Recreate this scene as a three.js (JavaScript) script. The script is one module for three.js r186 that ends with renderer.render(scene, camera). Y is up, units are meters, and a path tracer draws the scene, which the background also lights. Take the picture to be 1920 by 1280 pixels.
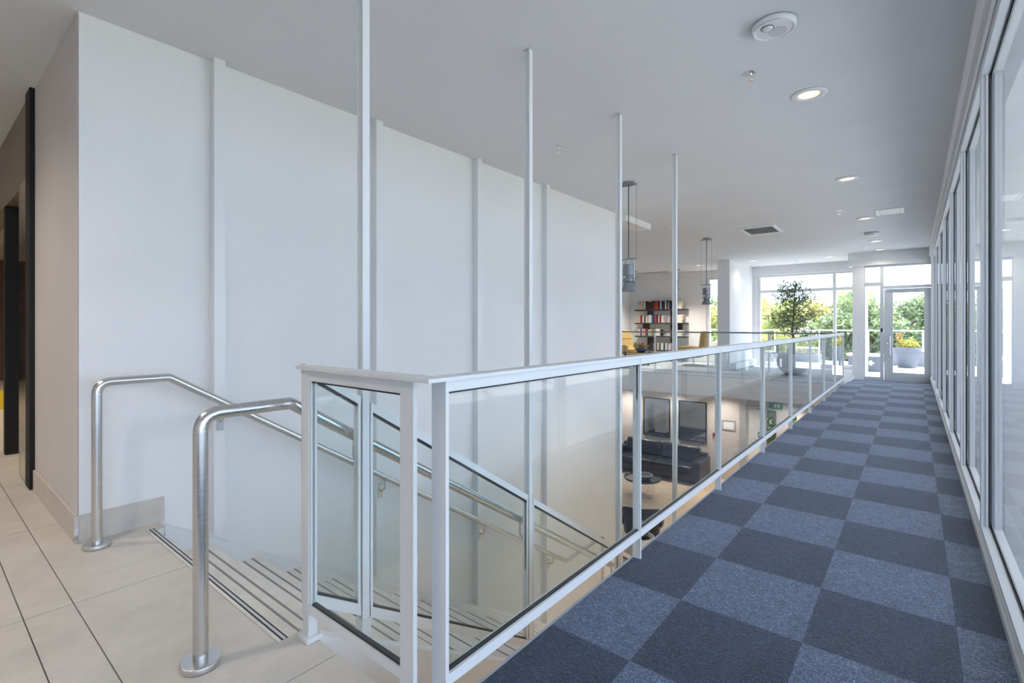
import * as THREE from 'three';
import { RoundedBoxGeometry } from 'three/addons/geometries/RoundedBoxGeometry.js';
import { mergeGeometries } from 'three/addons/utils/BufferGeometryUtils.js';

// ---------------------------------------------------------------- camera, sky, sun, exposure
const scene = new THREE.Scene();
const camera = new THREE.PerspectiveCamera(69.19, 1.5, 0.05, 300);
camera.position.set(0, 1.24, 0);
camera.rotation.y = THREE.MathUtils.degToRad(39.094);
camera.setViewOffset(1920, 1280, 0, 30.6, 1920, 1280);
scene.background = new THREE.Color().setRGB(0.77, 0.91, 1.20);
scene.backgroundIntensity = 4.0;
const sun = new THREE.DirectionalLight(new THREE.Color().setRGB(1, 0.95, 0.86), 17);
sun.name = 'sun';
sun.position.set(18, 44, -22);
sun.target.position.set(0, 0, -8);
sun.castShadow = true;
Object.assign(sun.shadow.camera, { left: -30, right: 30, top: 30, bottom: -30, near: 1, far: 120 });
sun.shadow.mapSize.set(2048, 2048);
scene.add(sun, sun.target);
const renderer = new THREE.WebGLRenderer({ antialias: true });
renderer.toneMapping = THREE.LinearToneMapping;
renderer.toneMappingExposure = 0.97;
renderer.shadowMap.enabled = true;

// ---------------------------------------------------------------- helpers
let seed = 7;
const rnd = () => { seed = (seed * 1664525 + 1013904223) >>> 0; return seed / 4294967296; };
const rr = (a, b) => a + (b - a) * rnd();
const V = (x, y, z) => new THREE.Vector3(x, y, z);
const used = {};
function numbered(n) { const k = used[n] = (used[n] ?? -1) + 1; return k ? `${n}_${String(k).padStart(3, '0')}` : n; }
function prep(g) { const o = g.index ? g.toNonIndexed() : g; for (const k of Object.keys(o.attributes)) if (!['position', 'normal', 'uv', 'color'].includes(k)) o.deleteAttribute(k); o.clearGroups(); return o; }
function join(list) { return list.length === 1 ? list[0] : mergeGeometries(list.map(prep)); }
// box with uv in metres
function bx(x0, x1, y0, y1, z0, z1) {
  const w = x1 - x0, h = y1 - y0, d = z1 - z0, g = new THREE.BoxGeometry(w, h, d), p = g.attributes.position, n = g.attributes.normal, uv = g.attributes.uv;
  g.translate((x0 + x1) / 2, (y0 + y1) / 2, (z0 + z1) / 2);
  for (let i = 0; i < p.count; i++) {
    const ax = Math.abs(n.getX(i)), ay = Math.abs(n.getY(i));
    if (ax > 0.5) uv.setXY(i, p.getZ(i), p.getY(i)); else if (ay > 0.5) uv.setXY(i, p.getX(i), p.getZ(i)); else uv.setXY(i, p.getX(i), p.getY(i));
  }
  return g;
}
function rb(x0, x1, y0, y1, z0, z1, r = 0.01, s = 2) {
  const g = new RoundedBoxGeometry(x1 - x0, y1 - y0, z1 - z0, s, r);
  g.translate((x0 + x1) / 2, (y0 + y1) / 2, (z0 + z1) / 2);
  return g;
}
function cyl(x, y0, y1, z, r0, r1 = r0, seg = 20, open = false) { const g = new THREE.CylinderGeometry(r1, r0, y1 - y0, seg, 1, open); g.translate(x, (y0 + y1) / 2, z); return g; }
function lathe(x, y, z, pts, seg = 28) { const g = new THREE.LatheGeometry(pts.map((p) => new THREE.Vector2(p[0], p[1])), seg); g.translate(x, y, z); return g; }
// tube along a polyline whose corners are rounded
function fillet(pts, r, n = 6) {
  const out = [pts[0]];
  for (let i = 1; i < pts.length - 1; i++) {
    const a = pts[i - 1], b = pts[i], c = pts[i + 1], q = Math.min(r, a.distanceTo(b) * 0.45, b.distanceTo(c) * 0.45);
    const p0 = b.clone().lerp(a, q / a.distanceTo(b)), p1 = b.clone().lerp(c, q / b.distanceTo(c));
    for (let k = 0; k <= n; k++) { const t = k / n; out.push(p0.clone().multiplyScalar((1 - t) * (1 - t)).addScaledVector(b, 2 * t * (1 - t)).addScaledVector(p1, t * t)); }
  }
  out.push(pts[pts.length - 1]);
  return out;
}
function sweep(pts, r, seg = 12, taper) {
  const pos = [], nor = [], uv = [], idx = [], n = pts.length;
  let ref = null, len = 0;
  for (let i = 0; i < n; i++) {
    const t = (i === 0 ? pts[1].clone().sub(pts[0]) : i === n - 1 ? pts[i].clone().sub(pts[i - 1]) : pts[i + 1].clone().sub(pts[i - 1])).normalize();
    if (!ref) ref = Math.abs(t.y) < 0.9 ? V(0, 1, 0) : V(1, 0, 0);
    const s = ref.clone().addScaledVector(t, -ref.dot(t)).normalize(), u = t.clone().cross(s);
    ref = s;
    if (i) len += pts[i].distanceTo(pts[i - 1]);
    const rad = taper ? THREE.MathUtils.lerp(r, taper, i / (n - 1)) : r;
    for (let k = 0; k <= seg; k++) {
      const a = (k / seg) * Math.PI * 2, d = s.clone().multiplyScalar(Math.cos(a)).addScaledVector(u, Math.sin(a));
      pos.push(pts[i].x + d.x * rad, pts[i].y + d.y * rad, pts[i].z + d.z * rad); nor.push(d.x, d.y, d.z); uv.push(k / seg, len);
    }
  }
  const row = seg + 1;
  for (let i = 0; i < n - 1; i++) for (let k = 0; k < seg; k++) { const a = i * row + k, b = a + row; idx.push(a, a + 1, b, b, a + 1, b + 1); }
  const cap = (i, flip) => {
    const c = pos.length / 3, t = (i ? pts[n - 1].clone().sub(pts[n - 2]) : pts[0].clone().sub(pts[1])).normalize();
    pos.push(pts[i].x, pts[i].y, pts[i].z); nor.push(t.x, t.y, t.z); uv.push(0, 0);
    for (let k = 0; k <= seg; k++) { const q = (i * row + k) * 3; pos.push(pos[q], pos[q + 1], pos[q + 2]); nor.push(t.x, t.y, t.z); uv.push(0, 0); }
    for (let k = 1; k <= seg; k++) flip ? idx.push(c, c + k + 1, c + k) : idx.push(c, c + k, c + k + 1);
  };
  cap(0, true); cap(n - 1, false);
  const g = new THREE.BufferGeometry();
  g.setAttribute('position', new THREE.Float32BufferAttribute(pos, 3)); g.setAttribute('normal', new THREE.Float32BufferAttribute(nor, 3)); g.setAttribute('uv', new THREE.Float32BufferAttribute(uv, 2)); g.setIndex(idx);
  return g;
}
function fillets(pts, radii) {   // a radius of its own for each inner corner
  let out = pts.map((p) => V(...p));
  for (let i = pts.length - 2; i >= 1; i--) { const a = out[i - 1], b = out[i], c = out[i + 1], f = fillet([a, b, c], radii[i - 1]); out.splice(i, 1, ...f.slice(1, -1)); }
  return out;
}
const tube = (pts, r, bend = 0, seg = 12) => sweep(bend ? fillet(pts.map((p) => V(...p)), bend) : pts.map((p) => V(...p)), r, seg);
// plate in the y-z plane (list of [z, y]) with thickness in x
function plateYZ(poly, x0, x1) {
  const s = new THREE.Shape(poly.map(([z, y]) => new THREE.Vector2(-z, y))), g = new THREE.ExtrudeGeometry(s, { depth: x1 - x0, bevelEnabled: false });
  g.rotateY(Math.PI / 2); g.translate(x0, 0, 0);
  return g;
}
// plate in the x-y plane with thickness in z
function plateXY(poly, z0, z1, bevel = 0) {
  const s = new THREE.Shape(poly.map(([x, y]) => new THREE.Vector2(x, y)));
  const g = new THREE.ExtrudeGeometry(s, { depth: z1 - z0 - 2 * bevel, bevelEnabled: bevel > 0, bevelSize: bevel, bevelThickness: bevel, bevelOffset: -bevel, bevelSegments: 3, curveSegments: 10 });
  g.translate(0, 0, z0 + bevel);
  return g;
}
// one pane: an outer face with its four polished edges
function paneGeo(a, b, c, d, off) {   // corners a b c d in order, off = thickness vector
  const pos = [], quad = (p, q, r, s) => { for (const v of [p, q, r, p, r, s]) pos.push(v.x, v.y, v.z); }, A = a.clone().add(off), B = b.clone().add(off), C = c.clone().add(off), D = d.clone().add(off);
  quad(A, B, C, D); quad(a, b, B, A); quad(b, c, C, B); quad(c, d, D, C); quad(d, a, A, D);
  const g = new THREE.BufferGeometry();
  g.setAttribute('position', new THREE.Float32BufferAttribute(pos, 3)); g.setAttribute('uv', new THREE.Float32BufferAttribute(new Float32Array(pos.length / 3 * 2), 2)); g.computeVertexNormals();
  return g;
}
const paneX = (x, y0, y1, z0, z1, t = 0.01) => paneGeo(V(x, y0, z0), V(x, y0, z1), V(x, y1, z1), V(x, y1, z0), V(t, 0, 0));
const paneZ = (z, x0, x1, y0, y1, t = 0.01) => paneGeo(V(x0, y0, z), V(x1, y0, z), V(x1, y1, z), V(x0, y1, z), V(0, 0, t));

const originOf = (p) => { for (let o = p; o; o = o.parent) if (o.userData.origin) return o.userData.origin; return null; };
function obj(name, geos, mat, parent) {
  const g = join([].concat(geos)), m = new THREE.Mesh(g, mat), o = parent && originOf(parent);
  if (o) g.translate(-o.x, -o.y, -o.z);
  m.name = parent ? name : numbered(name);
  m.castShadow = m.receiveShadow = true;
  (parent ?? scene).add(m);
  return m;
}
function tag(o, label, category, group) { Object.assign(o.userData, { label, category }); if (group) o.userData.group = group; return o; }
function thing(name, label, category, at = [0, 0, 0], group) {
  const o = new THREE.Group(); o.name = numbered(name); o.position.set(...at); o.userData.origin = V(...at); scene.add(o);
  return tag(o, label, category, group);
}
function struct(name, geos, mat) {
  let o;
  if (geos) o = obj(name, geos, mat); else { o = new THREE.Group(); o.name = numbered(name); scene.add(o); }
  o.userData.kind = 'structure';
  return o;
}
function each(name, geos, mat, parent) { for (const g of geos) obj(name, g, mat, parent); }
function lab(o, label) { o.userData.label = label; return o; }

// ---------------------------------------------------------------- textures and materials
function tex(w, h, fn, srgb, repeat) {
  const d = new Uint8Array(w * h * 4);
  for (let y = 0; y < h; y++) for (let x = 0; x < w; x++) { const c = fn(x / w, y / h, x, y), i = (y * w + x) * 4; d[i] = c[0]; d[i + 1] = c[1]; d[i + 2] = c[2]; d[i + 3] = 255; }
  const t = new THREE.DataTexture(d, w, h); t.wrapS = t.wrapT = THREE.RepeatWrapping; t.magFilter = THREE.LinearFilter; t.minFilter = THREE.LinearMipmapLinearFilter;
  if (srgb) t.colorSpace = THREE.SRGBColorSpace;
  if (repeat) t.repeat.set(repeat, repeat);
  t.needsUpdate = true;
  return t;
}
const hash = (x, y, s) => { let h = (x * 374761393 + y * 668265263 + s * 1274126177) | 0; h = Math.imul(h ^ (h >>> 13), 1274126177); return ((h ^ (h >>> 16)) >>> 0) / 4294967296; };
function vnoise(u, v, n, s) {   // tiling value noise with n cells
  const x = u * n, y = v * n, x0 = Math.floor(x), y0 = Math.floor(y), f = (t) => t * t * (3 - 2 * t), a = f(x - x0), b = f(y - y0), m = (k) => ((k % n) + n) % n;
  return THREE.MathUtils.lerp(THREE.MathUtils.lerp(hash(m(x0), m(y0), s), hash(m(x0 + 1), m(y0), s), a), THREE.MathUtils.lerp(hash(m(x0), m(y0 + 1), s), hash(m(x0 + 1), m(y0 + 1), s), a), b);
}
const cl = (x) => Math.max(0, Math.min(255, Math.round(x)));
function carpetTex(base, seed0) {
  return tex(512, 512, (u, v, x, y) => {
    const fibre = hash(x, y, seed0), clump = vnoise(u, v, 128, seed0 + 1), mid = vnoise(u, v, 40, seed0 + 2), big = vnoise(u, v, 7, seed0 + 3);
    const k = 0.48 + 0.40 * fibre * fibre + 0.62 * clump * clump + 0.20 * mid + 0.1 * big;
    return base.map((c) => cl(c * k));
  }, true, 1 / 0.52);
}
const carpetBump = tex(512, 512, (u, v, x, y) => { const k = cl(255 * (0.5 * hash(x, y, 5) + 0.5 * vnoise(u, v, 128, 6))); return [k, k, k]; }, false, 1 / 0.52);
const cleanTile = (base, s) => tex(512, 512, (u, v, x, y) => { const k = 0.93 + 0.06 * vnoise(u, v, 6, s) + 0.04 * vnoise(u, v, 24, s + 1) + 0.03 * hash(x, y, s + 2) + 0.02 * vnoise(u, v, 90, s + 3); return base.map((c) => cl(c * k)); }, true, 0.7);
const paintTex = tex(256, 256, (u, v, x, y) => { const k = cl(246 + 5 * vnoise(u, v, 5, 41) + 3 * hash(x, y, 42)); return [k, k, k]; }, true, 0.5);
const paintBump = tex(256, 256, (u, v, x, y) => { const k = cl(120 + 60 * vnoise(u, v, 64, 43) + 30 * hash(x, y, 44)); return [k, k, k]; }, false, 2);
const brushTex = tex(128, 128, (u, v, x, y) => { const k = cl(190 + 40 * hash(3, y, 51) + 15 * hash(x, y, 52)); return [k, k, k]; }, false, 6);
const woodTex = tex(256, 256, (u, v, x, y) => { const g = 0.6 + 0.3 * vnoise(u, v * 1, 3, 61) + 0.25 * hash(0, Math.floor(y / 2), 62) + 0.08 * hash(x, y, 63); return [cl(92 * g), cl(66 * g), cl(52 * g)]; }, true, 1);

const C = (r, g, b) => new THREE.Color().setRGB(r, g, b);
const std = (o) => new THREE.MeshStandardMaterial(o);
const phy = (o) => new THREE.MeshPhysicalMaterial(o);
const M = {
  wall: std({ color: C(0.87, 0.87, 0.87), roughness: 0.75, map: paintTex, bumpMap: paintBump, bumpScale: 0.0004 }),
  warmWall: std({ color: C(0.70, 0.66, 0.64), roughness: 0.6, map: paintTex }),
  ceiling: std({ color: C(0.74, 0.76, 0.78), roughness: 0.85, map: paintTex, bumpMap: paintBump, bumpScale: 0.0006 }),
  white: std({ color: C(0.78, 0.80, 0.81), roughness: 0.38 }),
  whiteSatin: std({ color: C(0.82, 0.83, 0.84), roughness: 0.3 }),
  railGrey: std({ color: C(0.30, 0.32, 0.35), roughness: 0.35, metalness: 0.4 }),
  frameGrey: std({ color: C(0.55, 0.58, 0.61), roughness: 0.45 }),
  alu: std({ color: C(0.62, 0.64, 0.66), roughness: 0.4, metalness: 0.25 }),
  aluLight: std({ color: C(0.64, 0.66, 0.69), roughness: 0.4, metalness: 0.1 }),
  steel: std({ color: C(0.66, 0.66, 0.66), roughness: 0.3, metalness: 1, roughnessMap: brushTex }),
  chrome: std({ color: C(0.8, 0.8, 0.8), roughness: 0.12, metalness: 1 }),
  gasket: std({ color: C(0.012, 0.014, 0.02), roughness: 0.5 }),
  black: std({ color: C(0.003, 0.003, 0.004), roughness: 0.7 }),
  carpetLight: phy({ map: carpetTex([99, 114, 140], 101), sheen: 1, sheenColor: C(0.60, 0.66, 0.75), sheenRoughness: 0.35, roughness: 0.7, bumpMap: carpetBump, bumpScale: 0.004 }),
  carpetDark: phy({ map: carpetTex([57, 69, 92], 111), sheen: 1, sheenColor: C(0.60, 0.66, 0.75), sheenRoughness: 0.35, roughness: 0.7, bumpMap: carpetBump, bumpScale: 0.004 }),
  tile: std({ map: cleanTile([206, 200, 192], 21), roughness: 0.42 }),
  tileB: std({ map: cleanTile([202, 195, 186], 31), roughness: 0.42 }),
  grout: std({ color: C(0.10, 0.10, 0.10), roughness: 0.9 }),
  lowTile: std({ map: cleanTile([214, 196, 174], 71), roughness: 0.35 }),
  tread: std({ map: cleanTile([226, 222, 215], 81), roughness: 0.5 }),
  strip: std({ color: C(0.27, 0.27, 0.28), roughness: 0.7 }),
  glass: phy({ color: C(0.90, 0.955, 0.955), transmission: 1, roughness: 0, ior: 1.5 }),
  clear: phy({ color: C(0.96, 0.98, 0.98), transmission: 1, roughness: 0, ior: 1.5 }),
  bronze: phy({ color: C(0.62, 0.55, 0.46), transmission: 1, roughness: 0, ior: 1.5 }),
  mirror: std({ color: C(0.82, 0.84, 0.85), roughness: 0.02, metalness: 1 }),
  taupe: std({ color: C(0.16, 0.13, 0.10), roughness: 0.35 }),
  wood: std({ map: woodTex, roughness: 0.45 }),
  cream: std({ color: C(0.60, 0.54, 0.44), roughness: 0.7 }),
  greyPaint: std({ color: C(0.42, 0.43, 0.45), roughness: 0.6 }),
  slabSide: std({ color: C(0.55, 0.55, 0.56), roughness: 0.8 }),
  leather: phy({ color: C(0.014, 0.017, 0.024), roughness: 0.3, clearcoat: 0.15, clearcoatRoughness: 0.4 }),
  blackGloss: phy({ color: C(0.015, 0.016, 0.02), roughness: 0.15, clearcoat: 0.6 }),
  mustard: std({ color: C(0.50, 0.34, 0.13), roughness: 0.9 }),
  lampGrey: std({ color: C(0.26, 0.29, 0.32), roughness: 0.4, metalness: 0.3 }),
  bulb: std({ color: C(1, 0.9, 0.7), emissive: C(1, 0.74, 0.38), emissiveIntensity: 1.5 }),
  bulbCool: std({ color: C(1, 0.97, 0.92), emissive: C(1, 0.93, 0.82), emissiveIntensity: 2.2 }),
  concrete: std({ color: C(0.24, 0.25, 0.28), roughness: 0.9 }),
  terrace: std({ color: C(0.60, 0.58, 0.55), roughness: 0.95 }),
  potGrey: std({ color: C(0.12, 0.14, 0.18), roughness: 0.7 }),
  bowlGrey: std({ color: C(0.42, 0.45, 0.47), roughness: 0.5 }),
  soil: std({ color: C(0.05, 0.035, 0.025), roughness: 1 }),
  bark: std({ color: C(0.16, 0.12, 0.09), roughness: 0.95 }),
  grass: std({ color: C(0.10, 0.12, 0.05), roughness: 1 }),
  leafSun: phy({ color: C(1, 1, 1), vertexColors: true, roughness: 0.9, transmission: 0.35, side: THREE.DoubleSide }),
  leafDark: phy({ color: C(1, 1, 1), vertexColors: true, roughness: 0.55, transmission: 0.2, side: THREE.DoubleSide }),
  petal: phy({ color: C(1, 1, 1), vertexColors: true, roughness: 0.8, transmission: 0.2, side: THREE.DoubleSide }),
  succulent: std({ color: C(0.10, 0.21, 0.15), roughness: 0.5 }),
  green: std({ color: C(0.02, 0.26, 0.16), roughness: 0.5 }),
  red: std({ color: C(0.34, 0.04, 0.05), roughness: 0.5 }),
  yellow: std({ color: C(0.75, 0.55, 0.02), roughness: 0.5 }),
  blueGlaze: phy({ color: C(0.05, 0.10, 0.18), roughness: 0.25, clearcoat: 0.5 }),
  darkShelf: std({ color: C(0.035, 0.03, 0.03), roughness: 0.5 }),
  cable: std({ color: C(0.05, 0.05, 0.055), roughness: 0.6 }),
};

// ---------------------------------------------------------------- dimensions (upper floor is y = 0)
const H = 3.03, L = -2.85, XW = -3.70, XR = -1.145, XG = 0.30;
const STEP_D = 0.305, STEP_H = 0.19, Z0 = -0.97, N_RISE = 15;
const noseY = (z) => -(STEP_H / STEP_D) * (Z0 - z);

// ---------------------------------------------------------------- room shell
struct('ceiling', bx(-16.2, 4.5, H, H + 0.2, -17.1, 3.3), M.ceiling);
{ // landing floor of large tiles
  const f = struct('floor_landing');
  obj('slab', bx(-16.2, -1.16, -0.30, -0.012, Z0 + 0.04, 3.2), M.grout, f);
  obj('slab', bx(-16.2, -3.95, -0.30, -0.012, -5.2, Z0 + 0.04), M.grout, f);
  const xs = [-1.16, -1.69, -2.905, -4.155, -5.4, -6.65, -7.9, -9.15, -10.4, -11.65, -12.9, -14.15, -15.4, -16.2], zs = [3.2, 2.08, 1.48, 0.88, 0.28, -0.32, -0.48, -1.08, -1.68, -2.28, -2.88, -3.48, -4.08, -4.68, -5.2], j = 0.0022;
  for (let i = 0; i < xs.length - 1; i++) for (let k = 0; k < zs.length - 1; k++) {
    let [x1, x0, z1, z0] = [xs[i], xs[i + 1], zs[k], zs[k + 1]];
    if (x1 > -3.96 && z0 < Z0 + 0.04) z0 = Z0 + 0.045;
    if (x0 > -3.96 && z1 < Z0 + 0.05) continue;
    if (x1 > -3.96 && x0 < -3.96 && z1 < Z0) continue;
    obj('tile', bx(x0 + j, x1 - j, -0.012, 0, z0 + j, z1 - j), M.tile, f);
  }
}
{
  const f = struct('floor_landing_edge');
  each('slab', [bx(-1.93, -1.17, -0.30, -0.012, -1.035, Z0 + 0.04), bx(XW, -3.60, -0.30, -0.012, -1.02, Z0 + 0.04)], M.whiteSatin, f);
  each('tile', [bx(-1.93, -1.692, -0.012, 0, -1.035, Z0 + 0.0473), bx(-1.688, -1.17, -0.012, 0, -1.035, Z0 + 0.0473), bx(XW, -3.60, -0.012, 0, -1.02, Z0 + 0.0473)], M.tile, f);
}
{ // carpeted walkway: checkerboard of carpet tiles on a slab, sloping down to the door at its end
  const f = struct('floor_walkway');
  const xs = [-1.165, -0.816, -0.34, 0.135, 0.30], zr = -12.45;
  obj('slab', bx(-1.17, 4.2, -0.36, -0.008, zr, 3.2), M.slabSide, f);
  for (let k = 0; k < 9 + 24; k++) {
    const z1 = -1.695 + 0.52 * 9 - 0.52 * k, z0 = Math.max(z1 - 0.52, -12.42);
    if (z1 > 3.2 || z1 - z0 < 0.05) continue;
    for (let i = 0; i < 4; i++) {
      const g = bx(xs[i], xs[i + 1], -0.008, 0, z0, Math.min(z1, 3.2));
      obj('carpet_tile', g, (i + k) % 2 ? M.carpetLight : M.carpetDark, f);
    }
  }
  const drop = -0.117, ze = -15.2, n = 5;
  for (let k = 0; k < n; k++) {
    const za = -12.42 + (ze + 12.42) * k / n, zb = -12.42 + (ze + 12.42) * (k + 1) / n, ya = drop * k / n, yb = drop * (k + 1) / n;
    for (let i = 0; i < 4; i++) {
      const g = plateYZ([[za, ya], [zb, yb], [zb, yb - 0.03], [za, ya - 0.03]], xs[i], xs[i + 1]), p = g.attributes.position, uv = g.attributes.uv;
      for (let q = 0; q < p.count; q++) uv.setXY(q, p.getX(q), p.getZ(q));
      obj('carpet_tile', g, (i + k + 1) % 2 ? M.carpetLight : M.carpetDark, f);
    }
  }
  obj('slab', bx(-1.17, 4.2, -0.5, -0.16, -15.4, zr), M.slabSide, f);
  obj('edge_trim', bx(-1.176, -1.165, -0.05, 0.002, zr, -0.99), M.greyPaint, f);
  obj('room_floor', bx(XG, 4.2, -0.008, 0, -15.2, 3.2), std({ color: C(0.55, 0.55, 0.55), roughness: 0.6 }), f);
}
{
  const f = struct('floor_lounge');
  obj('slab', bx(-8.0, -1.165, -0.49, -0.01, -16.9, -12.38), M.wall, f);
  obj('carpet', bx(-8.0, -1.165, -0.01, 0, -16.7, -12.38), std({ map: carpetTex([188, 190, 196], 121), roughness: 1 }), f);
}
{
  const f = struct('floor_lower');
  obj('screed', bx(-8.2, 0.5, L - 0.2, L - 0.008, -13.9, -0.7), M.grout, f);
  const j = 0.002;
  for (let i = 0; i < 7; i++) for (let k = 0; k < 21; k++) {
    const x0 = -8.1 + 1.22 * i, z1 = -1.0 - 0.61 * k;
    obj('tile', bx(x0 + j, x0 + 1.22 - j, L - 0.008, L, Math.max(z1 - 0.61, -13.76) + j, z1 - j), M.lowTile, f);
  }
}
{ // white wall beside the stair with its projecting fins
  const w = struct('wall_left');
  obj('wall_face', bx(-3.95, XW, L, H, -7.40, -0.63), M.wall, w);
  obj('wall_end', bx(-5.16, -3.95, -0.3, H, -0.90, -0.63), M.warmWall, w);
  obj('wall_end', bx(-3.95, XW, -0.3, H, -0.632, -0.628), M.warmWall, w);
  }
{
  const b = struct('baseboard_left');
  obj('skirting_tile', bx(-5.12, XW + 0.012, 0, 0.155, -0.628, -0.614), M.tileB, b);
  obj('skirting_tile', bx(XW, XW + 0.014, 0, 0.155, -1.045, -0.616), M.tile, b);
  obj('corner_trim', bx(XW, XW + 0.018, 0, 0.158, -0.628, -0.610), M.steel, b);
}
[-1.345, -2.63, -3.915, -5.20].forEach((z, k) => struct(`trim_${k + 1}`, bx(XW, -3.625, Math.max(L, noseY(z) + 0.08), H, z - 0.035, z + 0.035), M.whiteSatin));
struct('trim_5', bx(-3.9, -3.62, 2.93, H, -8.36, -7.40), M.wall);
struct('wall_lounge_left', bx(-8.2, -8.0, L, H, -16.9, -7.4), M.wall);
struct('wall_lounge_return', bx(-8.2, -3.95, L, H, -7.4, -7.2), M.wall);
struct('wall_lobby_back', bx(-16.2, -3.95, -0.3, H, -5.4, -5.2), M.cream);
struct('wall_behind', bx(-16.2, 4.4, -0.5, H, 3.2, 3.4), M.wall);
struct('wall_lower_landing', bx(-3.95, 0.5, L, -0.3, -0.90, -0.72), M.wall);
struct('wall_lower_right', bx(0.35, 0.5, L, -0.36, -13.9, -0.72), M.wall);
{ // lobby wall at the far left
  const w = struct('wall_lobby');
  obj('plaster', bx(-16.0, -15.75, 0, H, -5.2, 3.2), M.cream, w);
  for (let k = 0; k < 7; k++) obj('wood_panel', bx(-15.75, -15.71, 0.02, 2.62, 3.2 - 1.2 * (k + 1) + 0.004, 3.2 - 1.2 * k - 0.004), M.wood, w);
  obj('cap_rail', bx(-15.75, -15.68, 2.62, 2.68, -5.2, 3.2), M.wood, w);
}
{ // dark portal to the lobby
  const d = struct('door_1');
  obj('jamb', bx(-5.36, -5.16, 0, H, -0.74, -0.60), M.black, d);
  obj('jamb', bx(-6.85, -6.73, 0, 2.38, -0.75, -0.615), M.black, d);
  obj('header', bx(-15.75, -5.36, 2.38, H, -0.75, -0.62), M.taupe, d);
  obj('side_glass', paneZ(-0.61, -5.70, -5.36, 0.01, 2.38), M.bronze, d);
}

// ---------------------------------------------------------------- far end: windows, door wall, exterior walls
{
  const w = struct('wall_lounge_far');
  obj('plaster', bx(-8.2, -5.32, -0.5, H, -16.95, -16.7), M.wall, w);
  obj('plaster', bx(-5.32, -4.30, -0.5, 0.62, -16.95, -16.7), M.wall, w);
  obj('plaster', bx(-5.32, -4.30, 2.80, H, -16.95, -16.7), M.wall, w);
  obj('plaster', bx(-4.30, -3.77, -0.5, H, -16.95, -16.7), M.wall, w);
  obj('soffit', bx(-3.9, -1.2, 2.77, H, -16.95, -16.62), M.wall, w);
  obj('sill', bx(-3.77, -1.2, -0.5, 0.05, -16.95, -16.68), M.white, w);
  obj('pier_wall', bx(-4.22, -3.90, 0, H, -16.7, -14.2), M.wall, w);
}
{
  const w = struct('window_1');
  obj('frame', [bx(-5.32, -5.22, 0.62, 2.80, -16.86, -16.74), bx(-4.40, -4.30, 0.62, 2.80, -16.86, -16.74), bx(-5.22, -4.40, 0.62, 0.70, -16.86, -16.74), bx(-5.22, -4.40, 2.73, 2.80, -16.86, -16.74)], M.white, w);
  obj('pane', paneZ(-16.8, -5.22, -4.40, 0.70, 2.73), M.clear, w);
}
{
  const w = struct('window_2');
  obj('frame', [bx(-3.77, -3.69, 0.05, 2.77, -16.88, -16.74), bx(-1.30, -1.2, 0.05, 2.77, -16.88, -16.74), bx(-3.69, -1.3, 0.05, 0.11, -16.88, -16.74), bx(-3.69, -1.3, 2.71, 2.77, -16.88, -16.74)], M.white, w);
  obj('mullion', bx(-1.80, -1.725, 0.11, 2.71, -16.88, -16.73), M.white, w);
  obj('transom', [bx(-3.69, -1.80, 2.235, 2.315, -16.87, -16.735), bx(-1.725, -1.3, 2.235, 2.315, -16.87, -16.735)], M.white, w);
  for (const [a, b] of [[-3.69, -1.80], [-1.725, -1.30]]) { obj('pane', paneZ(-16.8, a, b, 0.11, 2.235), M.clear, w); obj('pane', paneZ(-16.8, a, b, 2.315, 2.71), M.clear, w); }
}
{
  const w = struct('wall_door_end');
  obj('pier', bx(-1.2, -0.965, -0.5, 2.72, -15.35, -15.0), M.wall, w);
  obj('return_wall', bx(-1.2, -1.0, -0.5, H, -16.95, -15.35), M.wall, w);
  obj('soffit', bx(-1.29, 0.36, 2.71, H, -15.35, -14.96), M.wall, w);
  obj('end_wall', bx(0.36, 4.4, -0.5, H, -15.4, -15.1), M.frameGrey, w);
}
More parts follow.
